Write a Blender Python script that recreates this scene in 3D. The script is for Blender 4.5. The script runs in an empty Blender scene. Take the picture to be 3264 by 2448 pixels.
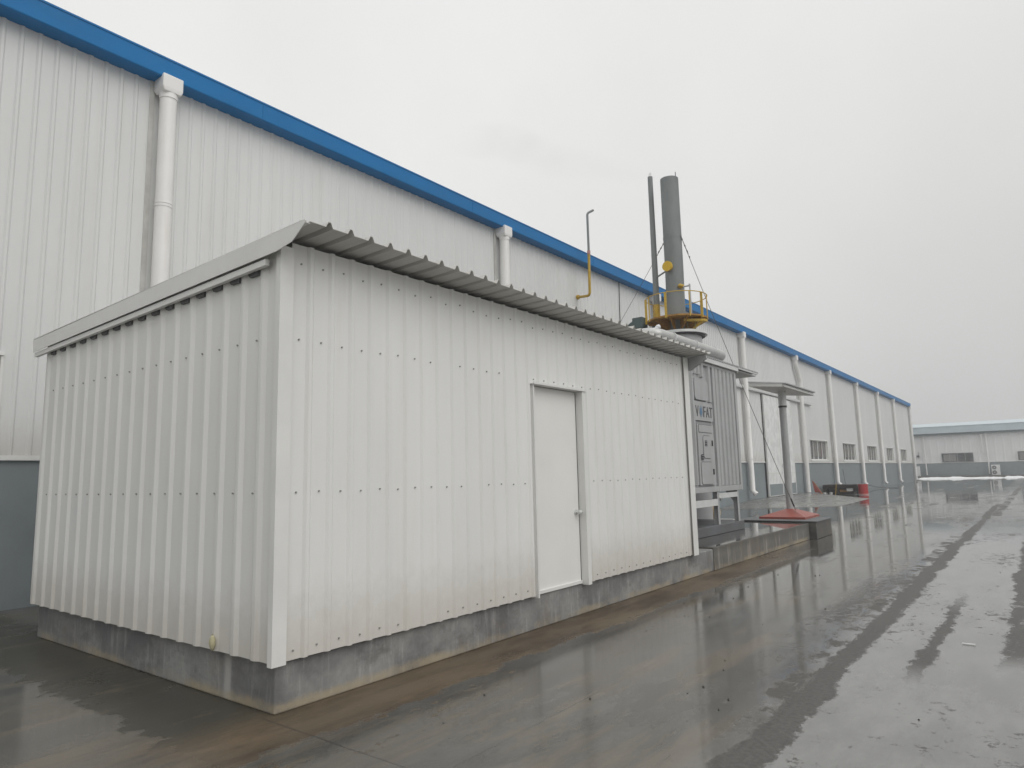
import bpy, math, random
from mathutils import Vector, Matrix
random.seed(7)
S=bpy.context.scene
C=S.collection
R=math.radians
PI=math.pi

# ------------------------------------------------------------------ helpers
class MB:
    def __init__(s): s.v=[]; s.f=[]; s.m=[]; s.sm=[]
    def add(s,v,f,mi=0,smooth=False):
        n=len(s.v); s.v+= [tuple(p) for p in v]
        for q in f: s.f.append([i+n for i in q]); s.m.append(mi); s.sm.append(smooth)
    def box(s,x0,x1,y0,y1,z0,z1,mi=0):
        v=[(x0,y0,z0),(x1,y0,z0),(x1,y1,z0),(x0,y1,z0),(x0,y0,z1),(x1,y0,z1),(x1,y1,z1),(x0,y1,z1)]
        s.add(v,[(3,2,1,0),(4,5,6,7),(0,1,5,4),(1,2,6,5),(2,3,7,6),(3,0,4,7)],mi)
    def prism(s,pts,axis,a,b,mi=0):
        """extrude polygon pts (2D) along axis from a to b"""
        def P(p,t):
            if axis=='x': return (t,p[0],p[1])
            if axis=='y': return (p[0],t,p[1])
            return (p[0],p[1],t)
        n=len(pts)
        v=[P(p,a) for p in pts]+[P(p,b) for p in pts]
        f=[list(range(n))[::-1],list(range(n,2*n))]+[(i,(i+1)%n,n+(i+1)%n,n+i) for i in range(n)]
        s.add(v,f,mi)
    def tube(s,path,r,n=16,mi=0,caps=True,smooth=True,hollow=False):
        P=[Vector(p) for p in path]
        rs=r if isinstance(r,(list,tuple)) else [r]*len(P)
        T=[]
        for i in range(len(P)):
            a=P[min(i+1,len(P)-1)]-P[max(i-1,0)]
            T.append(a.normalized())
        up=Vector((0,0,1)) if abs(T[0].z)<.9 else Vector((1,0,0))
        u=T[0].cross(up).normalized()
        V=[]
        for i,p in enumerate(P):
            u=(u-T[i]*u.dot(T[i])).normalized(); w=T[i].cross(u)
            for k in range(n):
                a=2*PI*k/n
                V.append(p+(u*math.cos(a)+w*math.sin(a))*rs[i])
        F=[]
        for i in range(len(P)-1):
            for k in range(n):
                F.append((i*n+k,i*n+(k+1)%n,(i+1)*n+(k+1)%n,(i+1)*n+k))
        s.add(V,F,mi,smooth)
        if caps:
            s.add(V[:n],[list(range(n))[::-1]],mi)      # caps keep their own vertices so the side shades cleanly
            if hollow:
                s.add([],[])
                c=P[-1]; t=T[-1]; rr=rs[-1]*.9
                ring=[c+(V[(len(P)-1)*n+k]-c)*.9 for k in range(n)]
                inn=[q-t*rs[-1]*1.5 for q in ring]
                s.add([V[(len(P)-1)*n+k] for k in range(n)]+ring+inn,
                      [(k,(k+1)%n,n+(k+1)%n,n+k) for k in range(n)]+[(n+k,n+(k+1)%n,2*n+(k+1)%n,2*n+k) for k in range(n)]+[[2*n+k for k in range(n)]],mi)
            else:
                s.add(V[(len(P)-1)*n:],[list(range(n))],mi)
    def cyl(s,a,b,r,n=16,mi=0,**k): s.tube([a,b],r,n,mi,**k)
    def blob(s,c,rx,ry,rz,mi=0,seg=10,rng=8,j=0.0):
        V=[];F=[]
        for i in range(rng+1):
            t=PI*i/rng
            for k in range(seg):
                a=2*PI*k/seg; q=1+random.uniform(-j,j)
                V.append((c[0]+rx*q*math.sin(t)*math.cos(a),c[1]+ry*q*math.sin(t)*math.sin(a),c[2]+rz*q*math.cos(t)))
        for i in range(rng):
            for k in range(seg):
                F.append((i*seg+k,(i+1)*seg+k,(i+1)*seg+(k+1)%seg,i*seg+(k+1)%seg))
        s.add(V,F,mi,True)
    def build(s,name,mat,parent=None,bevel=0,label=None,loc=None):
        me=bpy.data.meshes.new(name)
        o=bpy.data.objects.new(name,me)
        V=s.v
        if parent is not None:
            w=world_loc(parent); V=[(p[0]-w[0],p[1]-w[1],p[2]-w[2]) for p in V]
        elif loc is not None:
            V=[(p[0]-loc[0],p[1]-loc[1],p[2]-loc[2]) for p in V]; o.location=loc
        me.from_pydata(V,[],s.f); 
        for mm in (mat if isinstance(mat,(list,tuple)) else [mat]): me.materials.append(mm)
        for p,mi,sm in zip(me.polygons,s.m,s.sm): p.material_index=mi; p.use_smooth=sm
        me.update()
        C.objects.link(o)
        if parent is not None: o.parent=parent
        if bevel:
            b=o.modifiers.new('bevel','BEVEL'); b.width=bevel; b.segments=2; b.limit_method='ANGLE'; b.angle_limit=R(40)
        if label: o['label']=label
        return o
def world_loc(o):
    w=Vector((0,0,0))
    while o: w+=o.location; o=o.parent
    return w
def thing(name,label,cat,loc=(0,0,0),group=None):
    o=bpy.data.objects.new(name,None); C.objects.link(o); o.location=loc; o.empty_display_size=.2
    o['label']=label; o['category']=cat
    if group: o['group']=group
    return o
def tag(o,label,cat,group=None):
    o['label']=label; o['category']=cat
    if group: o['group']=group
    return o
def setting(o,kind='structure',label=None):
    o['kind']=kind
    if label: o['label']=label
    return o

# ------------------------------------------------------------------ materials
class NT:
    def __init__(s,name):
        s.mat=bpy.data.materials.new(name); s.mat.use_nodes=True
        s.t=s.mat.node_tree; s.n=s.t.nodes; s.l=s.t.links
        s.b=s.n['Principled BSDF']; s.tc=s.n.new('ShaderNodeTexCoord')
        s.geo=s.n.new('ShaderNodeNewGeometry')
        s.P=s.geo.outputs['Position']
    def link(s,a,b): s.l.new(a,b)
    def noise(s,scale,detail=5,rough=.55,vec=None,sc=(1,1,1),dist=0,loc=(0,0,0)):
        mp=s.n.new('ShaderNodeMapping'); mp.inputs['Scale'].default_value=sc; mp.inputs['Location'].default_value=loc
        s.link(vec or s.P,mp.inputs['Vector'])
        n=s.n.new('ShaderNodeTexNoise'); n.inputs['Scale'].default_value=scale; n.inputs['Detail'].default_value=detail
        n.inputs['Roughness'].default_value=rough; n.inputs['Distortion'].default_value=dist
        s.link(mp.outputs[0],n.inputs['Vector']); return n.outputs['Fac']
    def math(s,op,a,b=0.0,c=None,clamp=False):
        m=s.n.new('ShaderNodeMath'); m.operation=op; m.use_clamp=clamp
        for i,x in enumerate((a,b) if c is None else (a,b,c)):
            if isinstance(x,(int,float)): m.inputs[i].default_value=x
            else: s.link(x,m.inputs[i])
        return m.outputs[0]
    def step(s,x,lo,hi,a=0.0,b=1.0,smooth=True):
        m=s.n.new('ShaderNodeMapRange'); m.interpolation_type='SMOOTHSTEP' if smooth else 'LINEAR'
        s.link(x,m.inputs[0]); m.inputs[1].default_value=lo; m.inputs[2].default_value=hi
        m.inputs[3].default_value=a; m.inputs[4].default_value=b; return m.outputs[0]
    def mix(s,f,a,b,mode='MIX'):
        m=s.n.new('ShaderNodeMix'); m.data_type='RGBA'; m.blend_type=mode
        if isinstance(f,(int,float)): m.inputs[0].default_value=f
        else: s.link(f,m.inputs[0])
        for i,x in ((6,a),(7,b)):
            if isinstance(x,tuple): m.inputs[i].default_value=(*x,1)
            else: s.link(x,m.inputs[i])
        return m.outputs[2]
    def mixf(s,f,a,b):
        m=s.n.new('ShaderNodeMix'); m.data_type='FLOAT'
        s.link(f,m.inputs[0]) if not isinstance(f,(int,float)) else None
        for i,x in ((2,a),(3,b)):
            if isinstance(x,(int,float)): m.inputs[i].default_value=x
            else: s.link(x,m.inputs[i])
        return m.outputs[0]
    def xyz(s):
        n=s.n.new('ShaderNodeSeparateXYZ'); s.link(s.P,n.inputs[0]); return n.outputs
    def bump(s,h,strength=.3,dist=.01):
        b=s.n.new('ShaderNodeBump'); b.inputs['Strength'].default_value=strength; b.inputs['Distance'].default_value=dist
        s.link(h,b.inputs['Height']); s.link(b.outputs[0],s.b.inputs['Normal'])

def simple(name,col,rough=.5,metal=0,var=.12,scale=3,bump=0,sc=(1,1,1),dirt=None,dirt_amt=.5,dirt_sc=(1,1,.25),dirt_scale=2.5,spec=.5):
    t=NT(name)
    n=t.noise(scale,6,.6,sc=sc)
    f=t.step(n,.3,.7)
    c=t.mix(f,tuple(x*(1-var) for x in col),tuple(min(1,x*(1+var)) for x in col))
    if dirt:
        d=t.noise(dirt_scale,8,.7,sc=dirt_sc,loc=(3,7,1))
        c=t.mix(t.step(d,.5,.78,0,dirt_amt),c,dirt)
    t.link(c,t.b.inputs['Base Color'])
    r=t.step(n,.3,.7,rough*.85,min(1,rough*1.15)); t.link(r,t.b.inputs['Roughness'])
    t.b.inputs['Metallic'].default_value=metal
    t.b.inputs['Specular IOR Level'].default_value=spec
    if bump: t.bump(t.noise(scale*8,4,.6,sc=sc),bump,.01)
    return t.mat

M={}
M['shed_wall']=simple('shed_steel',(.77,.77,.752),.45,var=.025,scale=1.2,sc=(1,1,.3),dirt=(.66,.63,.56),dirt_amt=.4,dirt_sc=(2.5,2.5,.12))
def clad(mat,z0,amt):
    nt=mat.node_tree; n=nt.nodes; l=nt.links; b=n['Principled BSDF']
    src=b.inputs['Base Color'].links[0].from_socket
    geo=n.new('ShaderNodeNewGeometry'); sp=n.new('ShaderNodeSeparateXYZ'); l.new(geo.outputs['Position'],sp.inputs[0])
    nz=n.new('ShaderNodeTexNoise'); nz.inputs['Scale'].default_value=7; nz.inputs['Detail'].default_value=7; nz.inputs['Roughness'].default_value=.75; l.new(geo.outputs['Position'],nz.inputs['Vector'])
    a=n.new('ShaderNodeMath'); a.operation='MULTIPLY_ADD'; l.new(nz.outputs['Fac'],a.inputs[0]); a.inputs[1].default_value=-.5; l.new(sp.outputs[2],a.inputs[2])
    mr=n.new('ShaderNodeMapRange'); mr.interpolation_type='SMOOTHSTEP'; l.new(a.outputs[0],mr.inputs[0]); mr.inputs[1].default_value=z0-.25; mr.inputs[2].default_value=z0+.35; mr.inputs[3].default_value=amt; mr.inputs[4].default_value=0
    mx=n.new('ShaderNodeMix'); mx.data_type='RGBA'; l.new(mr.outputs[0],mx.inputs[0]); l.new(src,mx.inputs[6]); mx.inputs[7].default_value=(.45,.40,.33,1)
    l.new(mx.outputs[2],b.inputs['Base Color'])
    mp=n.new('ShaderNodeMapping'); mp.inputs['Scale'].default_value=(3,3,.5); l.new(geo.outputs['Position'],mp.inputs[0])
    n2=n.new('ShaderNodeTexNoise'); n2.inputs['Scale'].default_value=1.6; n2.inputs['Detail'].default_value=2; l.new(mp.outputs[0],n2.inputs['Vector'])
    bu=n.new('ShaderNodeBump'); bu.inputs['Strength'].default_value=.35; bu.inputs['Distance'].default_value=.02; l.new(n2.outputs['Fac'],bu.inputs['Height']); l.new(bu.outputs[0],b.inputs['Normal'])
clad(M['shed_wall'],.36,.45)
M['trim']=simple('trim_steel',(.745,.745,.725),.42,var=.03,scale=2,dirt=(.64,.61,.55),dirt_amt=.3)
M['door']=simple('door_paint',(.79,.785,.76),.4,var=.02,scale=1.5,dirt=(.68,.66,.6),dirt_amt=.25)
M['wall']=simple('warehouse_steel',(.68,.685,.68),.48,var=.035,scale=.8,sc=(1,1,.25),dirt=(.55,.54,.50),dirt_amt=.4,dirt_sc=(1.8,1.8,.07))
M['band']=simple('painted_base',(.22,.25,.265),.55,var=.07,scale=1.2,bump=.12,dirt=(.20,.21,.21),dirt_amt=.5,dirt_sc=(1,1,.3))
clad(M['wall'],2.0,.3)
M['blue']=simple('blue_steel',(.006,.155,.40),.55,var=.08,scale=1.5,sc=(1,.3,1),dirt=(.02,.19,.42),dirt_amt=.3,spec=.2)
M['roof_under']=simple('roof_sheet',(.52,.51,.48),.45,var=.06,scale=2,dirt=(.38,.36,.32),dirt_amt=.5,dirt_sc=(.5,3,1))
M['screw']=simple('screw_metal',(.30,.30,.285),.5,.2,.1)
M['rubber']=simple('dark_gap',(.025,.025,.027),.7)
M['grey_metal']=simple('grey_paint_metal',(.40,.41,.41),.5,0,.06,2,dirt=(.27,.265,.25),dirt_amt=.6,dirt_sc=(2,2,.3))
M['grey_dark']=simple('grey_groove',(.12,.125,.125),.6)
M['steel']=simple('light_steel',(.62,.63,.62),.42,.05,.08,3)
M['silver']=simple('silver_lagging',(.48,.48,.47),.38,.35,.08,4,dirt=(.3,.29,.27),dirt_amt=.5)
M['stack']=simple('stack_paint',(.19,.205,.205),.6,0,.14,3,sc=(1,1,.4),bump=.1,dirt=(.22,.225,.21),dirt_amt=.7,dirt_sc=(3,3,1),dirt_scale=5)
M['yellow']=simple('yellow_paint',(.52,.34,.035),.5,0,.12,6,dirt=(.16,.07,.02),dirt_amt=.9,dirt_sc=(2,2,2),dirt_scale=7)
M['rust_yellow']=simple('rusty_yellow',(.33,.17,.03),.7,0,.2,5,dirt=(.10,.04,.02),dirt_amt=.95,dirt_sc=(2,2,2),dirt_scale=5)
M['yellow_clean']=simple('yellow_cap_paint',(.62,.40,.02),.45,0,.05,5)
M['pvc']=simple('white_pvc',(.80,.79,.775),.4,0,.03,2,dirt=(.66,.61,.5),dirt_amt=.45,dirt_sc=(3,3,.35))
M['red']=simple('red_paint',(.30,.075,.055),.42,0,.12,5,dirt=(.20,.09,.07),dirt_amt=.6,dirt_sc=(1,1,1))
M['drum_red']=simple('drum_red',(.42,.02,.02),.4,0,.1,4,dirt=(.2,.03,.02),dirt_amt=.5)
M['teal']=simple('motor_paint',(.07,.10,.10),.5,0,.1,6)
M['black']=simple('black_steel',(.03,.03,.03),.5,0,.2,6)
M['snow']=simple('snow',(.86,.87,.88),.7,0,.03,6,bump=.3)
M['white']=simple('white_plastic',(.72,.73,.72),.45,0,.04,6)
M['wood']=simple('plank_wood',(.34,.17,.055),.7,0,.3,4,sc=(1,6,6),bump=.2)
M['darkwood']=simple('wet_wood',(.032,.025,.02),.6,0,.4,4,sc=(1,5,5),bump=.3)
M['olive']=simple('olive_sheet',(.10,.095,.045),.7,0,.3,4)
M['wire']=simple('wire_rope',(.13,.13,.13),.5,.4,.1)
M['beige']=simple('beige_paint',(.44,.34,.21),.5,0,.12,6)
M['olive_paint']=simple('olive_paint',(.20,.18,.07),.5,0,.12,6)
M['palegutter']=simple('pale_gutter',(.52,.60,.64),.45,0,.05,1)
M['farwall']=simple('far_steel',(.76,.765,.755),.5,0,.03,.5,dirt=(.55,.55,.52),dirt_amt=.4,dirt_sc=(.6,.6,.1))
M['strip']=simple('dull_strip',(.50,.495,.47),.6,dirt=(.34,.31,.26),dirt_amt=.4)

def glass():
    t=NT('window_glass')
    n=t.noise(1.2,3,.5,sc=(1,.6,2))
    t.link(t.mix(t.step(n,.4,.6),(.035,.035,.04),(.10,.10,.105)),t.b.inputs['Base Color'])
    t.b.inputs['Roughness'].default_value=.08; return t.mat
M['glass']=glass()
M['curtain']=simple('blind_cloth',(.22,.215,.205),.8,0,.15,3,sc=(1,4,.2))
M['curtain_red']=simple('red_cloth',(.16,.04,.05),.8,0,.2,3)

def concrete(name,base,dark,bottom_line=False,streak=False,rust=.35,zl=0.0,rough=.7):
    t=NT(name); x=t.xyz()
    a=t.noise(1.6,9,.68,sc=(1,1,1.2)); b=t.noise(22,6,.7)
    c=t.mix(t.step(a,.33,.68),dark,base)
    c=t.mix(t.step(b,.35,.7,0,.35),c,tuple(v*.6 for v in base))
    if streak:
        s1=t.noise(1.5,6,.8,sc=(3.2,2.6,.16),loc=(2,0,0))
        hb_=t.math('ADD',x[2],t.math('MULTIPLY',t.noise(4,5,.7,sc=(1,1,.2)),-.25))
        c=t.mix(t.step(hb_,.08,.20,0,.55),c,(.085,.08,.07))
        c=t.mix(t.math('MULTIPLY',t.step(s1,.52,.60,0,.8),t.step(hb_,.06,.2,1,.15)),c,tuple(min(1,v*1.75) for v in base))
        s2=t.noise(1.3,6,.75,sc=(3.5,2.5,.14),loc=(9,5,0))
        c=t.mix(t.step(s2,.56,.66,0,.55),c,(.23,.15,.08))
    if rust:
        s3=t.noise(1.1,7,.7,loc=(4,4,4))
        c=t.mix(t.step(s3,.52,.7,0,rust),c,(.21,.145,.085))
    if not streak and bottom_line:
        v1=t.noise(3.0,6,.75,sc=(5,5,.5),loc=(3,1,0))
        c=t.mix(t.step(v1,.5,.68,0,.4),c,tuple(min(1,v*1.45) for v in base))
        v2=t.noise(2.0,7,.75,sc=(1.2,1.2,1.6),loc=(8,1,3))
        c=t.mix(t.step(v2,.52,.66,0,.55),c,tuple(v*.38 for v in base))
        d=t.math('ADD',t.math('ABSOLUTE',t.math('SUBTRACT',x[0],6.05)),t.math('MULTIPLY',t.noise(9,5,.7,sc=(1,1,.25)),.10))
        run=t.math('MULTIPLY',t.step(d,.06,.125,1,0),t.step(x[1],.15,.2,1,0))
        c=t.mix(t.math('MULTIPLY',run,.8),c,(.46,.45,.43))
    if bottom_line:
        zz=t.math('ADD',x[2],t.math('MULTIPLY',t.noise(5,6,.8),-.13))
        f=t.step(zz,-.03,.035,1,0)
        c=t.mix(t.math('MULTIPLY',t.math('MULTIPLY',f,t.step(t.noise(1.3,6,.7,loc=(1,5,2)),.36,.6)),.7),c,(.40,.33,.22))
    t.link(c,t.b.inputs['Base Color'])
    t.link(t.step(a,.3,.7,rough*.6,rough),t.b.inputs['Roughness'])
    t.bump(t.math('ADD',b,t.math('MULTIPLY',a,2.0)),.25,.008)
    return t.mat
M['found']=concrete('foundation_concrete',(.31,.31,.30),(.15,.15,.155),bottom_line=True)
M['slabside']=concrete('stained_concrete',(.20,.19,.172),(.11,.107,.10),streak=True,bottom_line=True,rust=.5)
M['plinth']=concrete('dark_concrete',(.15,.155,.165),(.095,.095,.10),rust=.1)
M['brick']=concrete('worn_block',(.16,.155,.14),(.06,.055,.05),rust=.5)

def wet_ground(slab=False):
    t=NT('wet_slab_top' if slab else 'wet_concrete_yard'); x=t.xyz()
    X,Y=x[0],x[1]
    big=t.noise(.55,5,.6,sc=(1,.45,1),dist=.4)
    med=t.noise(2.2,8,.68,sc=(1.6,.55,1),loc=(5,2,0))
    fine=t.noise(30,6,.7)
    grit=t.noise(140,3,.7)
    # concrete colour
    c=t.mix(t.step(med,.35,.68),(.062,.060,.055),(.115,.112,.104))
    c=t.mix(t.step(big,.4,.65,0,.5),c,(.105,.093,.075))
    c=t.mix(t.step(fine,.3,.75,0,.3),c,(.05,.048,.045))
    if slab:
        wet=t.step(big,.35,.5)
        rough=t.mixf(wet,.22,.04)
        t.link(c,t.b.inputs['Base Color']); t.link(rough,t.b.inputs['Roughness'])
        t.b.inputs['IOR'].default_value=1.5
        t.bump(t.math('ADD',med,t.math('MULTIPLY',fine,.2)),.03,.006)
        return t.mat
    c=t.mix(t.math('MULTIPLY',t.step(X,9.1,9.6),.75),c,t.mix(t.step(med,.35,.65),(.135,.134,.13),(.19,.188,.182)))
    # rusty brown run-off beside the shed foundation
    wob=t.math('MULTIPLY',t.math('SUBTRACT',t.noise(2.6,12,.78,sc=(1,.55,1),loc=(1,8,0)),.5),.62)
    bx=t.math('ADD',X,wob)
    brown=t.step(bx,7.20,7.25,1,0)
    bi=t.noise(2.2,9,.75,sc=(1.2,.5,1),loc=(41,8,0)); brown=t.math('MAXIMUM',brown,t.math('MULTIPLY',t.math('MULTIPLY',t.step(bi,.60,.62),t.step(X,6.6,6.7)),t.step(X,7.6,7.8,1,0)))
    brown=t.math('MULTIPLY',brown,t.math('MULTIPLY',t.step(Y,-1.3,-.2,0,1),t.step(t.math('ADD',X,t.math('MULTIPLY',wob,1.5)),6.1,6.7)))
    brown=t.math('MULTIPLY',brown,t.step(t.math('ADD',Y,t.math('MULTIPLY',wob,5.0)),9.0,14.0,1,0))
    bn=t.noise(1.5,6,.65,sc=(2,.5,1),loc=(0,3,0))
    bcol=t.mix(t.step(bn,.35,.65),(.060,.038,.020),(.165,.118,.070))
    bs=t.noise(9,9,.8,sc=(2.2,.5,1),loc=(0,9,0)); bcol=t.mix(t.step(bs,.42,.66,0,.6),bcol,(.045,.036,.026))
    bcol=t.mix(t.step(bs,.32,.22,0,.5),bcol,(.22,.18,.13))
    c=t.mix(t.math('MULTIPLY',brown,.9),c,bcol)
    # soft brown stain bands in the shallow puddle
    st=t.noise(1.1,6,.6,sc=(2.2,.35,1),loc=(7,1,0))
    inpud=t.math('MULTIPLY',t.step(X,9.1,9.5,1,0),t.step(Y,9,13,1,0))
    c=t.mix(t.math('MULTIPLY',t.step(st,.48,.64,0,.6),inpud),c,(.155,.122,.082))
    # dark green-black damp beside the shed's end wall
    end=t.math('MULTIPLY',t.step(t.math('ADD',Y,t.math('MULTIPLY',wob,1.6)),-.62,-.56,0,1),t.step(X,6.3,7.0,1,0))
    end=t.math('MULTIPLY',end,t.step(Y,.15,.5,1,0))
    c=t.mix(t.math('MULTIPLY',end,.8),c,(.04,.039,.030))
    jw=t.math('MULTIPLY',t.math('SUBTRACT',t.noise(3,4,.6,loc=(6,2,0)),.5),.03)
    yj=t.math('ABSOLUTE',t.math('SUBTRACT',t.math('MODULO',t.math('ADD',t.math('ADD',Y,jw),60.0),6.0),0.0))
    j1=t.math('MULTIPLY',t.step(yj,.012,.022,1,0),t.step(X,6.6,6.65))
    j2=t.step(t.math('ABSOLUTE',t.math('SUBTRACT',t.math('ADD',X,jw),8.25)),.008,.016,1,0)
    c=t.mix(t.math('MAXIMUM',t.math('MULTIPLY',j1,.6),t.math('MULTIPLY',j2,.25)),c,(.03,.028,.025))
    # worn dry wheel tracks running along the yard
    jag=t.math('ADD',t.math('MULTIPLY',t.math('SUBTRACT',t.noise(4.5,3,.6,sc=(1,.75,1),loc=(3,3,0)),.5),.26),t.math('MULTIPLY',t.math('SUBTRACT',t.noise(9,11,.8,sc=(1,1,1),loc=(3,3,0)),.5),.20))
    jag2=t.math('MULTIPLY',t.math('SUBTRACT',t.noise(.5,3,.5,sc=(0,1,1),loc=(1,2,0)),.5),.25)
    jx=t.math('ADD',t.math('ADD',X,jag),jag2)
    tn=t.math('SUBTRACT',t.math('ADD',t.math('ADD',t.math('MULTIPLY',t.noise(7,9,.8,sc=(1,.62,1),loc=(3,3,0)),.4),t.math('MULTIPLY',t.noise(32,6,.85,sc=(1,1,1),loc=(3,13,0)),.25)),t.math('MULTIPLY',t.noise(1.6,5,.6,sc=(1,.6,1),loc=(9,3,0)),.35)),.5)
    def track(x0,w,y0,y1,soft=.03,patch=None,k=5.0):
        d=t.math('ABSOLUTE',t.math('SUBTRACT',t.math('ADD',X,jag2),x0))
        v=t.math('ADD',t.math('MULTIPLY',t.math('SUBTRACT',w,d),7.0),t.math('MULTIPLY',tn,k))
        m=t.step(v,-.03,.06)
        m=t.math('MULTIPLY',m,t.math('MULTIPLY',t.step(Y,y0-.8,y0,0,1),t.step(Y,y1,y1+2,1,0)))
        if patch is not None: m=t.math('MULTIPLY',m,patch)
        return m
    pn=t.noise(1.3,7,.75,sc=(1,.8,1),loc=(6,6,0))
    trA=track(9.53,.11,-9,31)
    trA2=track(9.34,.10,2.0,15,.03,t.step(pn,.50,.53))
    trE=track(9.02,.10,-1,5,.05,t.step(pn,.44,.5))
    trB=track(10.08,.045,3.9,6.0,.02)
    trC=track(10.74,.15,4.6,19,.03,t.step(t.noise(1.6,9,.85,sc=(1.5,.8,1),loc=(14,4,0)),.40,.44))
    trD=track(9.75,.13,24,60,.15,patch=t.step(pn,.42,.5))
    farn=t.noise(.9,8,.72,sc=(.9,.16,1),loc=(2,9,0))
    farp=t.math('MULTIPLY',t.step(Y,12,20),t.step(farn,.58,.64))
    farp=t.math('MULTIPLY',farp,t.step(X,2,8,.25,.8))
    sp=t.noise(7,9,.85,sc=(1,.8,1),loc=(12,6,0)); sp2=t.noise(.8,3,.5,sc=(1,.5,1),loc=(2,26,0))
    spots=t.math('MULTIPLY',t.step(t.math('ADD',t.math('MULTIPLY',sp,.75),t.math('MULTIPLY',sp2,.35)),.62,.64),t.step(X,8.9,9.4))
    mk=t.noise(6.5,12,.86,sc=(1.3,.75,1),loc=(21,4,0)); mkb=t.noise(.35,3,.5,sc=(1,.4,1),loc=(3,13,0))
    mott=t.math('MULTIPLY',t.step(t.math('ADD',t.math('MULTIPLY',mk,.7),t.math('MULTIPLY',mkb,.45)),.615,.635),t.step(t.math('ABSOLUTE',t.math('SUBTRACT',X,9.25)),.10,.45,1,0))
    mott=t.math('MULTIPLY',mott,t.step(Y,1.5,5.0,.0,.85))
    dry=t.math('MAXIMUM',trA,mott)
    for q in (trA2,trB,trC,trD,farp,spots): dry=t.math('MAXIMUM',dry,q)
    drycol=t.mix(t.step(fine,.35,.65),(.055,.053,.050),(.105,.10,.095))
    c=t.mix(t.math('MULTIPLY',dry,.8),c,drycol)
    c=t.mix(t.step(grit,.5,.7,0,.3),c,(.17,.165,.155))
    # roughness: mirror film / soft damp
    silt=t.noise(1.5,10,.78,sc=(1.6,.5,1),loc=(31,2,0))
    silt=t.math('MULTIPLY',t.step(silt,.54,.62),t.step(X,9.0,9.4,1,0))
    c=t.mix(t.math('MULTIPLY',silt,.6),c,(.13,.11,.08))
    edge=t.noise(1.7,8,.7,sc=(1,.5,1),loc=(8,1,0))
    right=t.step(t.math('ADD',X,t.math('MULTIPLY',tn,1.2)),8.98,9.10)
    near=t.math('MULTIPLY',t.step(Y,3.5,8,1,0),t.step(X,8.6,9.4,1,0))
    film=t.mixf(right,t.step(edge,.3,.75,.02,.06),t.step(edge,.35,.7,.05,.12))
    film=t.math('ADD',film,t.math('MULTIPLY',near,.10))
    r=t.mixf(dry,film,.55)
    r=t.mixf(t.math('MULTIPLY',brown,.95),r,.34)
    r=t.mixf(t.math('MULTIPLY',end,.9),r,.36)
    r=t.mixf(t.math('MULTIPLY',silt,.45),r,.30)
    sm=t.math('MULTIPLY',t.step(t.noise(1.4,7,.7,sc=(1,.35,1),loc=(2,4,0)),.56,.62,0,.6),t.step(X,9.0,9.4,1,0))
    r=t.mixf(sm,r,.2)
    t.link(c,t.b.inputs['Base Color']); t.link(r,t.b.inputs['Roughness'])
    ior=t.mixf(t.step(X,9.0,9.2),1.5,1.78)
    ior=t.mixf(t.math('MAXIMUM',dry,t.math('MULTIPLY',t.math('MAXIMUM',brown,end),.8)),ior,1.27)
    t.link(ior,t.b.inputs['IOR'])
    rip=t.noise(3.5,4,.6,sc=(1,.6,1))
    hb=t.math('ADD',t.math('MULTIPLY',rip,.05),t.math('MULTIPLY',t.math('MULTIPLY',t.math('ADD',fine,grit),.8),t.math('ADD',t.math('MULTIPLY',dry,1.0),t.math('ADD',t.math('MULTIPLY',brown,.35),.02))))
    t.bump(hb,.35,.012)
    return t.mat
M['ground']=wet_ground(); M['slabtop']=wet_ground(True)
def ramp_mat():
    t=NT('ramp_concrete')
    a=t.noise(.8,8,.65,sc=(1,.5,1)); b=t.noise(12,5,.7)
    c=t.mix(t.step(a,.35,.65),(.16,.158,.15),(.235,.232,.22)); c=t.mix(t.step(b,.4,.7,0,.3),c,(.12,.118,.11))
    t.link(c,t.b.inputs['Base Color']); t.link(t.step(a,.35,.6,.5,.22),t.b.inputs['Roughness']); t.bump(b,.1,.01)
    return t.mat
M['ramp']=ramp_mat()

# ------------------------------------------------------------------ setting
g=MB(); g.add([(-150,-60,0),(150,-60,0),(150,260,0),(-150,260,0)],[(0,1,2,3)])
setting(g.build('ground',M['ground']))
r=MB()
V=[(.02,30.5,.25),(4.0,30.2,.02),(3.75,37,.02),(.02,39.9,.25),(.02,25.5,0.004),(4.1,29.0,0.004),(3.8,37.05,0.004),(.02,40.0,0.004)]
r.add(V,[(0,1,2,3),(0,4,5,1),(1,5,6,2),(2,6,7,3)])
setting(r.build('door_ramp',M['ramp']))
# snow bank and soil strip in front of the far building
s=MB(); xs=[-8+i*.35 for i in range(150)]
prof=[(0,0),(.25,.55),(.9,1),(1.8,.8),(2.6,0)]
V=[];n=len(prof)
for x in xs:
    h=.17+.05*math.sin(x*.9)+random.uniform(-.05,.06); off=random.uniform(-.25,.25)
    if random.random()<.06: h*=.3
    for a,b in prof: V.append((x,99.5+a+off,.004+h*b))
F=[(i*n+k,(i+1)*n+k,(i+1)*n+k+1,i*n+k+1) for i in range(len(xs)-1) for k in range(n-1)]
s.add(V,F,0,True)
so=s.build('snow_bank',M['snow']); setting(so,'stuff','low ragged bank of white snow along the far building')
s=MB(); V=[]
for x in xs:
    for a,b in ((0,.004),(.3,.16),(1.5,.24),(2.7,.27)): V.append((x,102.2+a,b+random.uniform(-.02,.03)))
s.add(V,[(i*4+k,(i+1)*4+k,(i+1)*4+k+1,i*4+k+1) for i in range(len(xs)-1) for k in range(3)],0,True)
setting(s.build('soil_strip',simple('dark_soil',(.07,.062,.05),.9,0,.4,6)),'structure')

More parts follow.
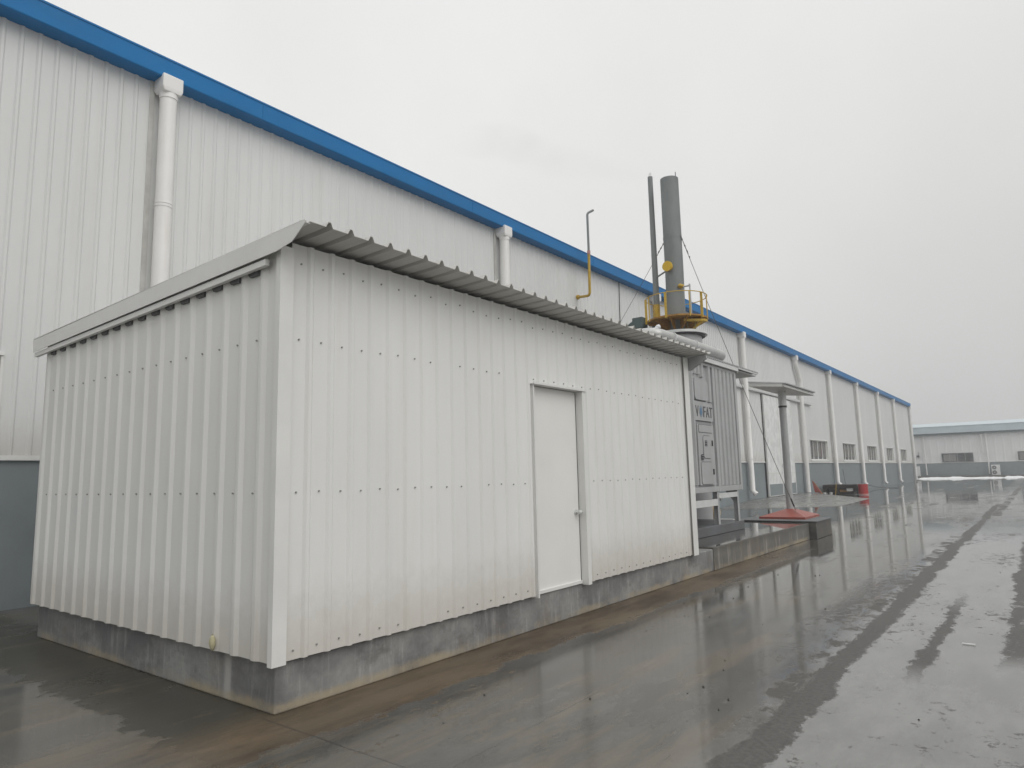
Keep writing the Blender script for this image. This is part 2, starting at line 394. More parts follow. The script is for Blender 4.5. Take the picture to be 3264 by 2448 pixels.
# ------------------------------------------------------------------ corrugated sheet
def sheet(mb,axis,a0,a1,fixed,z0,z1,pitch,flat,side,crest,h,out,mi=0,phase=0.0,zt=None,thick=True):
    """vertical ribbed sheet. axis 'y': runs along y at x=fixed; 'x': runs along x at y=fixed. out=+1/-1 outward.
    zt(a): optional top height function."""
    pts=[]; a=a0-phase
    while a<a1+pitch:
        for d,hh in ((0,0),(flat,0),(flat+side,h),(flat+side+crest,h)): pts.append((a+d,hh))
        a+=pitch
    P=[]
    for i in range(len(pts)-1):
        (p,hp),(q,hq)=pts[i],pts[i+1]
        if q<=a0 or p>=a1: continue
        if p<a0: hp=hp+(hq-hp)*(a0-p)/(q-p); p=a0
        if q>a1: hq=hp+(hq-hp)*(a1-p)/(q-p); q=a1
        if not P: P.append((p,hp))
        P.append((q,hq))
    V=[];F=[]
    for p,hh in P:
        f=fixed+out*hh
        top=zt(p) if zt else z1
        V+= [(f,p,z0),(f,p,top)] if axis=='y' else [(p,f,z0),(p,f,top)]
    for i in range(len(P)-1):
        F.append((2*i,2*i+2,2*i+3,2*i+1))
    mb.add(V,F,mi)

# ------------------------------------------------------------------ the shed
XA,XB,Y1,HB=2.156,6.737,7.36,.355
shed=thing('metal_shed','white ribbed metal shed on a grey concrete base in front of the long warehouse','shed',(XB,0,0))
f=MB(); f.box(XA+.088,XB-.088,.088,8.16,0,.345); f.build('foundation',M['found'],shed,.012)
def ztop(x): return 3.285+.026*(x-2.0)*1.0   # roof underside at x
# front wall (faces +x): segments around the door
w=MB(); xw=XB-.035
pf=.2; ph=-.155
# phase chosen so flats are centred on the screws
def seg(y0,y1,z0):
    k=math.floor((y0-.12)/.2) if y0>.12 else 0
    start=.12+.2*k
    sheet(w,'y',y0,y1,xw,z0,3.385,.2,.132,.020,.028,.021,1,phase=y0-start)
seg(.10,3.13,HB); seg(3.13,4.20,2.60); seg(4.20,7.28,HB)
# end wall (faces -y)
sheet(w,'x',XA,6.70,.030,HB,3.2,.265,.150,.040,.035,.018,-1,phase=.12,zt=lambda x: ztop(x)-.03)
# back wall and far wall
w.box(XA,XA+.03,.04,Y1,HB,3.2); w.box(XA+.04,XB-.05,Y1-.04,Y1-.005,HB,3.22)
wo=w.build('ribbed_wall',M['shed_wall'],shed)
# screws : one mesh per row group
sc=MB()
def scr(p,d):
    a=Vector(p); sc.cyl(a,a+Vector(d)*.010,.0072,6,smooth=False)
for z in (2.65,1.52,.42):
    for i in range(36):
        y=.19+.2*i
        if 3.08<y<4.28 and z<2.62: continue
        if y>7.1: continue
        if random.random()<.06: continue
        scr((xw,y,z+random.uniform(-.006,.006)),(1,0,0))
for i in range(36):
    y=.19+.2*i
    if i%1==0 and y<7.1: scr((xw,y+.01,3.24+random.uniform(-.02,.02)),(1,0,0))
for z in (2.66,1.52):
    for i in range(16):
        x=6.41-.265*i
        if x>2.2: scr((x,.030,z),(0,-1,0))
scr_o=sc.build('screws',M['screw'],shed); scr_o['kind']='stuff'
# corner trims
t=MB(); t.prism([(XB-.05,-.002),(XB+.004,-.002),(XB+.004,.112),(XB-.002,.112),(XB-.002,.004),(XB-.05,.004)],'z',HB-.012,3.33)
t.build('corner_trim',M['trim'],shed)
t=MB(); t.prism([(XB+.004,Y1-.17),(XB+.004,Y1+.004),(XB-.2,Y1+.004),(XB-.2,Y1-.002),(XB-.002,Y1-.002),(XB-.002,Y1-.17)],'z',HB-.012,3.39)
t.build('corner_trim',M['trim'],shed)
# roof sheet with upward ribs
rm=MB(); V=[];F=[];pts=[]
y=.02
while y<7.46:
    pts+=[(y,0),(y+.135,0),(y+.158,.042),(y+.178,.042)]; y+=.1985
pts.append((7.47,0))
def rz(x): return 3.285+.026*(x-2.0)+.015
for (yy,h) in pts:
    for x in (1.95,7.06): V.append((x,yy,rz(x)+h))
n2=len(V)
for (yy,h) in pts:
    for x in (1.95,7.06): V.append((x,yy,rz(x)+h+.004))
for i in range(len(pts)-1):
    F.append((2*i,2*i+1,2*i+3,2*i+2)); F.append((n2+2*i,n2+2*i+2,n2+2*i+3,n2+2*i+1))
    F.append((2*i+1,n2+2*i+1,n2+2*i+3,2*i+3))
rm.add(V,F); rm.build('roof_sheet',M['roof_under'],shed)
# fascia on the end wall
fa=MB()
top=lambda x: 3.288+.0254*(x-2.0)
yf=-.055
fa.prism([(1.96,top(1.96)-.01),(1.98,3.135),(6.76,3.262),(6.95,3.292),(7.115,top(7.1)-.012),(7.10,top(7.1)+.002)],'y',yf,yf+.006)
fa.prism([(1.96,top(1.96)+.000),(7.06,top(7.06)+.000),(7.06,top(7.06)+.004),(1.96,top(1.96)+.004)],'y',yf,.018)
fa.build('fascia',M['trim'],shed)
fb=MB()
fb.prism([(1.99,3.082),(6.60,3.196),(6.60,3.243),(1.99,3.129)],'y',-.040,-.004)
fb.build('cover_strip',M['trim'],shed)
fc=MB()
k=0
xx=XA-.12
while xx<6.5:
    a,b_=max(xx+.015,XA+.02),min(xx+.165,6.58)
    if b_-a>.05:
        za=3.075+(a-1.99)*.0243; zb2=3.075+(b_-1.99)*.0243
        fc.prism([(a+.03,za-.016),(b_-.01,zb2-.020),(b_,zb2+.02),(a,za+.02)],'y',.006,.029)
    xx+=.265
fc.build('slot_shade',M['grey_dark'],shed)['kind']='stuff'  # dark fillers that paint in the shade of the slots below the cover strip
# small bracket under far end of eave
b=MB(); b.prism([(XB-.1,3.2),(XB+.02,3.2),(7.03,3.36),(7.03,3.42),(XB-.1,3.40)],'y',7.40,7.455); b.build('eave_end_cap',M['grey_metal'],shed)
# yellowish blob of foam at foot of end wall
b=MB(); b.blob((5.98,-.004,.42),.03,.02,.055,0,j=.15); b.build('foam_patch',simple('foam',(.5,.47,.3),.8),shed)
# door
dx=6.655
d=MB(); d.box(dx-.04,dx,3.153,4.106,.372,2.58); door=d.build('door',M['door'],shed,.004)
for hz_ in (.62,1.48,2.32):
    hg=MB(); hg.cyl((dx+.006,3.158,hz_-.045),(dx+.006,3.158,hz_+.045),.008,8); hg.build('hinge',M['steel'],door)
d=MB(); d.box(dx-.02,dx+.018,3.155,4.112,.352,.384); d.build('sill',M['trim'],door)
d=MB(); d.box(dx-.03,dx-.002,4.107,4.117,.36,2.57); d.build('gap_seal',M['rubber'],door)
h=MB(); h.cyl((dx,4.035,1.165),(dx+.05,4.035,1.165),.014,10); h.cyl((dx-.002,4.035,1.165),(dx+.008,4.035,1.165),.034,14); h.blob((dx+.062,4.035,1.165),.026,.028,.028,0)
h.cyl((dx+.045,4.035,1.165),(dx+.04,4.12,1.165),.009,8)
h.build('handle',M['steel'],door)
j=MB()
j.prism([(dx-.03,3.13),(6.742,3.13),(6.742,3.151),(dx-.03,3.151)],'z',.335,2.584)
j.prism([(dx-.03,4.118),(6.750,4.118),(6.750,4.192),(xw,4.192),(xw,4.186),(6.744,4.186),(6.744,4.128),(dx-.03,4.128)],'z',.335,2.584)
j.build('door_frame',M['trim'],shed)
j=MB(); j.prism([(dx-.04,2.586),(6.765,2.586),(6.765,2.61),(6.759,2.61),(6.759,2.595),(dx-.04,2.595)],'y',3.11,4.21); j.build('door_head',M['trim'],shed)

# ------------------------------------------------------------------ slab, plinth
sl=MB(); sl.box(2.6,6.65,8.185,14.0,0,.368,0)
slab=thing('concrete_slab','stained wet concrete slab running on from the end of the white shed','slab',(6.65,11,0))
so=sl.build('slab_body',M['slabside'],slab,.01)
sl=MB(); sl.add([(2.62,8.2,.372),(6.638,8.2,.372),(6.638,13.985,.372),(2.62,13.985,.372)],[(0,1,2,3)]); sl.build('wet_top',M['slabtop'],slab)
p=MB(); p.box(3.3,5.88,7.9,11.96,.372,.555); tag(p.build('concrete_plinth',M['plinth'],None,.012,loc=(4.5,10,.372)),'low dark grey concrete plinth under the grey steel cabinet','plinth')

# ------------------------------------------------------------------ grey cabinet on legs
cab=thing('steel_cabinet','tall grey ribbed steel cabinet with blue and grey lettering, raised on legs beside the shed','cabinet',(5.9,10,.555))
XC=5.9
b=MB(); b.box(3.95,XC-.058,7.95,11.93,1.22,3.74); body=b.build('body',M['grey_metal'],cab,.004)
fr=MB()
for (y0,y1) in ((7.92,8.02),(10.58,10.70),(11.84,11.96)): fr.box(XC-.06,XC,y0,y1,1.20,3.76)
fr.box(XC-.06,XC-.002,8.02,10.58,1.20,1.30); fr.box(XC-.06,XC-.002,10.70,11.84,1.20,1.31); fr.box(XC-.06,XC-.001,8.02,10.58,3.70,3.76); fr.box(XC-.06,XC-.001,10.70,11.84,3.70,3.76)
fr.box(3.93,XC-.06,11.9,11.962,1.2,1.3); fr.box(3.93,XC-.06,7.92,7.98,1.2,1.3)
fr.build('frame',M['grey_metal'],cab,.006)
rb=MB()
for k in range(5):
    y=10.725+.2225*k
    rb.prism([(XC-.060,y+.0),(XC-.004,y+.03),(XC-.004,y+.150),(XC-.060,y+.175)],'z',1.32,3.70)
# vertical pressed ribs at the top of the left bay
for y0,y1,z0,z1 in ((9.50,9.62,1.35,3.7),(9.66,9.80,3.5,3.7),(9.84,9.98,3.5,3.7),(10.02,10.16,3.46,3.7),(10.36,10.52,2.98,3.7),(8.1,8.6,1.4,3.6),(8.7,9.3,1.4,3.6)):
    rb.prism([(XC-.060,y0),(XC-.008,y0+.03),(XC-.008,y1-.03),(XC-.060,y1)],'z',z0,z1)
rb.build('pressed_ribs',M['grey_metal'],cab)
def rrect(y0,y1,z0,z1,rad,n=5):
    P=[]
    for (cy,cz,a0) in ((y1-rad,z1-rad,0),(y0+rad,z1-rad,90),(y0+rad,z0+rad,180),(y1-rad,z0+rad,270)):
        for k in range(n+1):
            a=R(a0+90*k/n); P.append((cy+rad*math.cos(a),cz+rad*math.sin(a)))
    return P
def panel(name,y0,y1,z0,z1,rad,th=.022,label=None,x0=None):
    x0=XC-.0585 if x0 is None else x0
    q=MB(); q.prism(rrect(y0-.012,y1+.012,z0-.012,z1+.012,rad+.012),'x',x0,x0+.004,1)
    q.prism(rrect(y0,y1,z0,z1,rad),'x',x0+.004,x0+th,0)
    return q.build(name,[M['grey_metal'],M['grey_dark']],cab)
panel('upper_panel',9.66,10.32,2.99,3.40,.08,.045)
panel('name_panel',9.52,10.52,2.585,2.955,.06,.0435)
dr=panel('service_door',9.66,10.47,1.34,2.52,.03,.0495)
panel('door_panel',9.74,10.30,1.36,1.78,.06,.012,x0=XC-.010)
panel('door_panel',9.90,10.27,1.86,2.29,.06,.012,x0=XC-.010)
panel('door_panel',9.72,10.38,2.36,2.5,.02,.010,x0=XC-.010)
q=MB()
for (y0,z0) in ((9.97,2.09),(9.76,1.82)):
    q.box(XC+.0025,XC+.006,y0,y0+.115,z0,z0+.11)
    for k in range(3): q.box(XC+.006,XC+.014,y0,y0+.115,z0+.015+.033*k,z0+.024+.033*k,1)
    q.build('louvre',[M['rubber'],M['grey_metal']],cab); q=MB()
for (y0,z0) in ((10.335,2.10),(10.33,1.54)):
    q=MB(); q.box(XC-.008,XC+.012,y0,y0+.035,z0,z0+.11); q.build('latch',M['black'],cab,.004)
# lettering
def letters(txt,y,z,w,hh,mat,name):
    cu=bpy.data.curves.new(name,'FONT'); cu.body=txt; cu.size=1; cu.extrude=0.004; cu.align_x='LEFT'
    ob=bpy.data.objects.new(name,cu); C.objects.link(ob)
    bpy.context.view_layer.update()
    dg=bpy.context.evaluated_depsgraph_get()
    me=bpy.data.meshes.new_from_object(ob.evaluated_get(dg))
    C.objects.unlink(ob); bpy.data.objects.remove(ob)
    xs=[v.co.x for v in me.vertices]; ys=[v.co.y for v in me.vertices]
    x0,x1,y0,y1=min(xs),max(xs),min(ys),max(ys)
    W=world_loc(cab)
    for v in me.vertices:
        a=(v.co.x-x0)/(x1-x0)*w+y; b=(v.co.y-y0)/(y1-y0)*hh+z; c=XC-.012+v.co.z
        v.co=(c-W[0],a-W[1],b-W[2])
    me.materials.clear(); me.materials.append(mat)
    o=bpy.data.objects.new(name,me); C.objects.link(o); o.parent=cab
    return o
mt=simple('letter_grey',(.085,.085,.085),.6,0,.1); mb_=simple('letter_blue',(.09,.20,.33),.6,0,.1); mp=simple('letter_pale',(.25,.29,.34),.6)
for tx,y,w in (('V',9.64,.15),('F',10.02,.11),('A',10.155,.16),('T',10.325,.16)):
    letters(tx,y,2.66,w,.21,mt,'letter')
q=MB()
E=[(9.91+.085*math.cos(a),2.765+.115*math.sin(a)) for a in [2*PI*k/24 for k in range(24)]]
q.prism(E,'x',XC-.0145,XC-.011,0)
E=[]
for k in range(20):
    a=2*PI*k/20; rr=.055
    E.append((9.895+rr*math.cos(a)*.8,2.745+(.05*math.sin(a) if math.sin(a)<0 else .085*math.sin(a))))
q.prism(E,'x',XC-.011,XC-.007,1)
q.build('letter',[mp,mb_],cab,label='blue drop shape used as the letter O')
# legs and beams
for y in (9.40,10.57,11.70):
    q=MB(); q.box(XC-.12,XC-.03,y-.05,y+.0,.555,1.20); q.box(XC-.03,XC-.022,y-.075,y+.025,.555,1.20); q.build('leg',M['grey_metal'],cab)
for y in (9.40,10.57,11.70,8.1):
    q=MB(); q.box(4.05,4.14,y-.05,y+.04,.555,1.20); q.build('leg',M['grey_metal'],cab)
q=MB(); q.box(XC-.045,XC-.015,8.0,10.49,.93,1.06); q.build('beam',M['steel'],cab)
q=MB(); q.box(XC-.045,XC-.015,10.58,11.62,1.065,1.165); q.build('beam',M['steel'],cab)
q=MB(); q.box(XC-.4,XC-.36,10.6,11.62,.98,1.03); q.build('beam',M['steel'],cab)
q=MB(); q.prism([(XC-.11,1.2),(XC-.11,.95),(XC-.3,1.2)],'y',11.655,11.665); q.build('gusset',M['steel'],cab)
# ribbed cabinet roof with overhang at the far end
q=MB(); V=[];F=[];yy=7.85;i=0
pts=[]
while yy<13.3: pts+=[(yy,0),(yy+.05,0),(yy+.065,.03),(yy+.085,.03)]; yy+=.1
for (a,hh) in pts:
    V+=[(3.7,a,3.83+hh),(5.97,a,3.86+hh)]
for i in range(len(pts)-1): F.append((2*i,2*i+1,2*i+3,2*i+2))
q.add(V,F); 
rf=q.build('roof_sheet',M['grey_metal'],cab)
sm=rf.modifiers.new('t','SOLIDIFY'); sm.thickness=.006
q=MB(); q.box(5.90,5.96,7.85,11.98,3.765,3.85); q.box(5.93,5.965,11.98,13.3,3.825,3.855); q.prism([(5.0,3.70),(5.93,3.735),(5.93,3.83),(5.0,3.80)],'y',12.0,12.02); q.box(5.02,5.93,12.02,13.28,3.79,3.80)
q.build('roof_edge',M['steel'],cab)

# beige pump behind legs
pu=thing('small_pump','small beige round-ended pump on the slab behind the cabinet legs','pump',(4.45,13.6,.372))
q=MB(); q.tube([(4.15,13.85,.60),(4.2,13.83,.60),(4.62,13.55,.60),(4.68,13.51,.60)],[.1,.17,.17,.08],18); q.build('casing',M['beige'],pu)
q=MB(); q.box(4.05,4.5,13.2,13.55,.372,.52); q.cyl((4.1,13.3,.62),(4.45,13.3,.62),.10,14); q.build('motor',M['olive_paint'],pu,.01)
q=MB(); q.box(4.62,5.1,13.45,13.56,.372,.46); q.build('base_rail',M['white'],pu)

# ------------------------------------------------------------------ chimney
CX,CY=4.38,12.5
ch=thing('chimney_stack','tall grey steel chimney stack with yellow railed platform behind the shed roof','chimney',(CX,CY,.372))
q=MB(); q.cyl((CX,CY,.372),(CX,CY,4.86),.56,40); q.build('drum_base',M['grey_metal'],ch)
q=MB(); q.cyl((CX+.02,CY,4.84),(CX+.02,CY,4.90),.67,40); q.build('flange',M['steel'],ch)
q=MB(); q.cyl((CX+.04,CY,4.80),(CX+.04,CY,4.838),.60,40); q.build('gasket_ring',M['black'],ch)
q=MB(); q.tube([(CX-.02,CY,4.9),(CX,CY,6.5),(CX,CY,8.86)],.222,36,hollow=True)
q.build('stack_tube',M['stack'],ch)
q=MB(); q.tube([(CX,CY,7.30),(CX,CY,7.36)],.227,36,caps=False); q.build('band',M['stack'],ch)
q=MB(); q.cyl((CX+.13,CY+.1,8.5),(CX+.13,CY+.1,9.05),.012,8); q.cyl((CX+.08,CY+.12,8.5),(CX+.08,CY+.12,8.97),.010,8); q.build('probe',M['stack'],ch)
fx,fy=CX-.88,CY
fx=3.87
q=MB(); q.tube([(fx,CY,5.72),(fx,CY,9.07)],[.075,.062],18,hollow=True); q.build('flue_pipe',M['stack'],ch,label='thin grey flue pipe beside the stack')
q=MB(); q.cyl((fx,CY,5.22),(fx,CY,5.73),.075,18); q.build('flue_foot',M['yellow'],ch)
q=MB(); q.tube([(fx+.04,CY-.02,6.42),(CX-.19,CY-.05,6.52)],.022,8); q.build('bracket',M['stack'],ch)
cd=Vector((.62,-1,0)).normalized()
cp=Vector((CX-.0,CY,6.55))+Vector((-.08,-1,0)).normalized()*.21
q=MB(); q.tube([cp,cp+Vector((-.02,-.1,0))],.085,18); q.tube([cp+Vector((-.02,-.07,0)),cp+Vector((-.024,-.125,0))],.125,22); q.build('inspection_cap',M['yellow_clean'],ch)
q=MB(); q.tube([(CX+.17,CY-.1,6.02),(CX+.27,CY-.13,6.05)],.035,10); q.blob((CX+.2,CY-.16,6.05),.06,.06,.05); q.build('valve',M['yellow'],ch)
q=MB(); q.tube([(CX+.25,CY-.13,6.02),(CX+.42,CY-.13,6.02),(CX+.425,CY-.13,6.0),(CX+.43,CY-.13,5.2)],.019,8); q.cyl((CX+.42,CY-.13,6.0),(CX+.42,CY-.13,6.06),.024,8); q.build('drain_pipe',M['grey_metal'],ch)
# platform
PZ=5.22; PR=.73
deck=MB(); nseg=12
ang=[R(-200+ (i)*(270/nseg)) for i in range(nseg+1)]
outer=[(CX+PR*math.cos(a),CY+PR*math.sin(a)) for a in ang]; inner=[(CX+.235*math.cos(a),CY+.235*math.sin(a)) for a in ang]
V=[(x,y,PZ) for x,y in outer]+[(x,y,PZ) for x,y in inner]+[(x,y,PZ+.035) for x,y in outer]+[(x,y,PZ+.035) for x,y in inner]
n=nseg+1;F=[]
for i in range(nseg):
    F+=[(i,i+1,n+i+1,n+i),(2*n+i,3*n+i,3*n+i+1,2*n+i+1),(i,2*n+i,2*n+i+1,i+1),(n+i,n+i+1,3*n+i+1,3*n+i)]
F+=[(0,n,3*n,2*n),(n-1,3*n-1,4*n-1,2*n-1)]
deck.add(V,F); deck.build('platform_deck',M['rust_yellow'],ch)
q=MB()
for a in (-190,-150,-115,-80,-45,-10,30):
    c,s_=math.cos(R(a)),math.sin(R(a)); w_=.012
    nx,ny=-s_*w_,c*w_
    P=[(.225,PZ),(PR-.04,PZ),(PR-.04,PZ-.03),(.24,PZ-.27),(.225,PZ-.27)]
    V=[(CX+r0*c+nx,CY+r0*s_+ny,z) for r0,z in P]+[(CX+r0*c-nx,CY+r0*s_-ny,z) for r0,z in P]
    k=len(P); q.add(V,[list(range(k)),list(range(k,2*k))[::-1]]+[(i,(i+1)%k,k+(i+1)%k,k+i) for i in range(k)])
q.build('platform_bracket',M['rust_yellow'],ch)
q=MB(); ringz=5.80
rp=[(CX+PR*1.0*math.cos(R(a)),CY+PR*math.sin(R(a)),ringz) for a in range(-200,161,10)]
q.tube(rp,.011,6); rail=q.build('top_rail',M['yellow'],ch)
for a in (-196,-150,-128,-86,-42,-14,8,60,110):
    x,y=CX+PR*math.cos(R(a)),CY+PR*math.sin(R(a)); nx=.028
    q=MB(); q.box(x-nx,x+nx,y-.008,y+.008,PZ-(.03 if a<20 else 0),ringz+.005) if a in(-150,-86,-14) else q.cyl((x,y,PZ-.02),(x,y,ringz),.014,8)
    q.build('rail_post',M['yellow'],ch)
# side landing piece and its legs
q=MB(); q.prism([(CX+.35,CY-.42),(CX+.72,CY-.1),(CX+.74,CY+.05),(CX+.5,CY+.1)],'z',PZ-.10,PZ-.05); q.prism([(CX+.3,PZ-.32),(CX+.34,PZ-.34),(CX+.70,PZ-.10),(CX+.6,PZ-.10)],'y',CY-.1,CY-.06); q.build('landing',M['yellow'],ch)
for dx_ in (.33,.52):
    q=MB(); q.cyl((CX+dx_,CY-.15,4.88),(CX+dx_-.02,CY-.13,PZ-.05),.014,8); q.build('ladder_rail',M['olive_paint'],ch)

# burner motor on a steel top plate beside chimney
mo=thing('burner_motor','dark green motor box on a snowy black frame left of the chimney','motor',(3.6,12.2,4.9))
q=MB(); q.box(3.42,3.70,12.0,12.3,5.10,5.38); q.prism([(3.30,5.12),(3.42,5.08),(3.42,5.30),(3.36,5.27),(3.28,5.22)],'y',12.0,12.28); q.build('housing',M['teal'],mo,.02)
q=MB(); q.box(3.3,4.0,11.95,12.02,4.99,5.02); q.box(3.45,4.25,11.7,11.76,4.92,4.95); q.box(3.5,3.54,11.7,12.3,4.93,5.02); q.box(4.1,4.14,11.7,12.1,4.93,5.03)
for x in (3.5,4.1): q.box(x,x+.05,11.9,11.95,4.0,4.95)
q.box(3.5,3.55,11.7,11.75,3.88,4.93); q.box(3.48,3.66,12.05,12.25,5.0,5.1); q.build('frame',M['black'],mo)
q=MB()
for (x,y,z,a,b_) in ((3.42,11.98,5.045,.09,.04),(3.75,11.97,5.035,.28,.03),(4.05,11.72,4.96,.2,.025),(4.22,11.75,5.0,.07,.05)):
    q.blob((x,y,z),a,.05,b_,0,j=.15)
q.build('snow_patch',M['snow'],mo)
# silver lagged pipe
def arc(path,rad=.18,n=6):
    P=[Vector(p) for p in path]; out=[P[0]]
    for i in range(1,len(P)-1):
        a=(P[i-1]-P[i]).normalized(); b=(P[i+1]-P[i]).normalized()
        s=P[i]+a*rad; e=P[i]+b*rad
        for k in range(n+1):
            t_=k/n; out.append(s*(1-t_)**2+P[i]*2*t_*(1-t_)+e*t_**2)
    out.append(P[-1]); return out
q=MB(); q.tube(arc([(4.1,9.55,4.34),(5.36,9.2,4.28),(5.42,12.58,4.26),(4.7,12.4,3.98)],.20),.118,20)
pp=q.build('lagged_pipe',M['silver'],None,loc=(5.42,11,4.25)); tag(pp,'thick silver lagged pipe bending round above the grey cabinet','pipe')
for yy in (9.8,10.9,12.0):
    q=MB(); q.tube([(5.4,yy,4.28),(5.4,yy+.03,4.28)],.121,20); q.build('joint_band',M['steel'],pp)
q=MB()
for i in range(16):
    yy=8.6+random.uniform(0,3.6)
q2=MB()
# thin snow lying on the shed roof edge near its far end
sn=MB()
for i in range(11):
    yy=6.0+i*.14+random.uniform(-.06,.06); xx=6.98+random.uniform(-.05,.03)
    sn.blob((xx,yy,rz(xx)+.012),random.uniform(.04,.09),random.uniform(.02,.06),random.uniform(.006,.012),0,8,6,.25)
so=sn.build('roof_snow',M['snow']); setting(so,'stuff','thin patches of snow left on the shed roof edge')

# guy wires
def sag(a,b,s_,n=16):
    a=Vector(a);b=Vector(b); return [a.lerp(b,i/n)-Vector((0,0,s_*4*(i/n)*(1-i/n))) for i in range(n+1)]
def guy(a,b,s_,label):
    a=Vector(a);b=Vector(b)
    t_=thing('guy_wire',label,'wire',tuple(b),'wires bracing the chimney')
    q=MB(); q.tube(sag(a,b,s_),.0065,6); q.build('rope',M['wire'],t_)
    q=MB(); d=(b-a).normalized()
    for k in (.03,.2,.35,.5): 
        c=a+d*(k+.05); q.cyl(c,c+d*.04,.017,8)
    q.tube([a,a+d*.1,a+d*.5],.009,6); q.build('rope_clip',M['wire'],t_)
    q=MB(); c=b-d*.45; q.tube([c,c+d*.12,c+d*.14,c+d*.34,c+d*.36,b],[.006,.006,.02,.02,.006,.006],8); q.build('turnbuckle',M['black'],t_)
guy((CX+.225,CY-.03,7.34),(6.12,14.98,.60),.10,'thin guy wire sloping right from the chimney to the red pyramid base')
guy((CX-.22,CY+.02,7.30),(.06,16.36,5.51),.05,'thin guy wire sloping left from the chimney to the warehouse wall')

# ------------------------------------------------------------------ post with little roof on red pyramid base
bl=MB(); bl.box(5.02,6.79,14.10,15.50,0,.385); 
tag(bl.build('block_footing',M['brick'],None,.012,loc=(5.9,14.8,0)),'dark square masonry footing under the red pyramid base','footing')
q=MB(); q.box(4.95,6.82,14.08,15.54,.387,.405); 
post=thing('capped_post','grey steel post with a small flat roof standing on a red pyramid base','post',(5.93,15.1,.405))
q.build('base_slab',M['plinth'],post)
q=MB(); x0,x1,y0,y1=5.33,6.42,14.62,15.98
zb,zt_=.405,.455
V=[(x0,y0,zb),(x1,y0,zb),(x1,y1,zb),(x0,y1,zb),(x0,y0,zt_),(x1,y0,zt_),(x1,y1,zt_),(x0,y1,zt_),
   (5.86,15.13,.63),(6.0,15.13,.63),(6.0,15.29,.63),(5.86,15.29,.63)]
q.add(V,[(0,1,5,4),(1,2,6,5),(2,3,7,6),(3,0,4,7),(4,5,9,8),(5,6,10,9),(6,7,11,10),(7,4,8,11),(8,9,10,11),(3,2,1,0)])
q.build('pyramid_base',M['red'],post)
q=MB(); q.cyl((5.93,15.2,.62),(5.93,15.2,3.18),.086,24); q.build('pole',M['grey_metal'],post)
q=MB(); q.cyl((5.935,15.2,3.17),(5.935,15.2,3.60),.098,24); q.build('upper_sleeve',M['steel'],post)
q=MB(); q.cyl((5.935,15.2,3.175),(5.935,15.2,3.225),.102,24); q.build('clamp_band',M['black'],post)
q=MB(); 
def cz(x): return 3.735-.13*(x-5.6)
q.prism([(5.55,cz(5.55)),(6.36,cz(6.36)),(6.36,cz(6.36)-.075),(5.55,cz(5.55)-.10)],'y',13.85,13.87)
q.prism([(5.55,cz(5.55)-.10),(6.36,cz(6.36)-.075),(6.36,cz(6.36)-.068),(5.55,cz(5.55)-.09)],'y',13.87,16.65)
q.box(6.352,6.36,13.85,16.65,cz(6.36)-.075,cz(6.36)-.005)
q.build('roof_frame',M['trim'],post)
q=MB(); pts=[];yy=13.84
while yy<16.62: pts+=[(yy,0),(yy+.05,0),(yy+.065,.028),(yy+.085,.028)]; yy+=.1
V=[];F=[]
for (a,hh) in pts: V+=[(5.53,a,cz(5.53)+.006+hh),(6.42,a,cz(6.42)+.006+hh)]
for i in range(len(pts)-1): F.append((2*i,2*i+1,2*i+3,2*i+2))
q.add(V,F); o=q.build('roof_sheet',M['grey_metal'],post); m_=o.modifiers.new('t','SOLIDIFY'); m_.thickness=.006

# ------------------------------------------------------------------ warehouse
L=83.86
wh=thing('long_warehouse','very long white ribbed steel warehouse with blue gutter and grey painted base','warehouse',(0,40,0))
q=MB()
holes=[(-4.4,.18)]+[(a,b) for a,b in ((41.35,45.65),(50.15,54.35),(58.9,62.9),(67.6,71.2),(75.7,79.5))]
WZ0,WZ1=2.17,3.38
# ribs run the full length; windows are cut out as separate sheets
edges=[-12]
for a,b in holes: edges+=[a,b]
edges.append(L)
def wsheet(y0,y1,z0,z1):
    k=math.floor((y0+12)/.2255); st=-12+k*.2255
    sheet(q,'y',y0,y1,0,z0,z1,.2255,.145,.025,.03,.022,1,phase=y0-st)
for i in range(0,len(edges)-1):
    y0,y1=edges[i],edges[i+1]
    if i%2==0:
        if y0<32<y1:
            wsheet(y0,32.45,2.0,8.3); wsheet(32.45,37.6,5.5,8.3); wsheet(37.6,y1,2.0,8.3)
        else: wsheet(y0,y1,2.0,8.3)
    else:
        wsheet(y0,y1,2.0,WZ0); wsheet(y0,y1,WZ1,8.3)
q.build('ribbed_wall',M['wall'],wh)
q=MB(); q.box(-.30,-.02,-12,32.5,0,1.97); q.box(-.30,-.02,37.55,L-.01,0,1.97); q.box(-30,-.3,L-.3,L-.02,0,8.3); q.build('painted_base',M['band'],wh)
q=MB(); q.box(-.05,.035,-12,32.45,1.975,1.99); q.box(-.05,.035,37.6,L,1.975,1.99); q.box(.028,.035,-12,32.45,1.99,2.035); q.box(.028,.035,37.6,L,1.99,2.035); q.build('base_flashing',M['trim'],wh)
q=MB(); q.box(-.34,.06,L-.12,L+.03,0.02,8.3); q.build('corner_trim',M['trim'],wh)
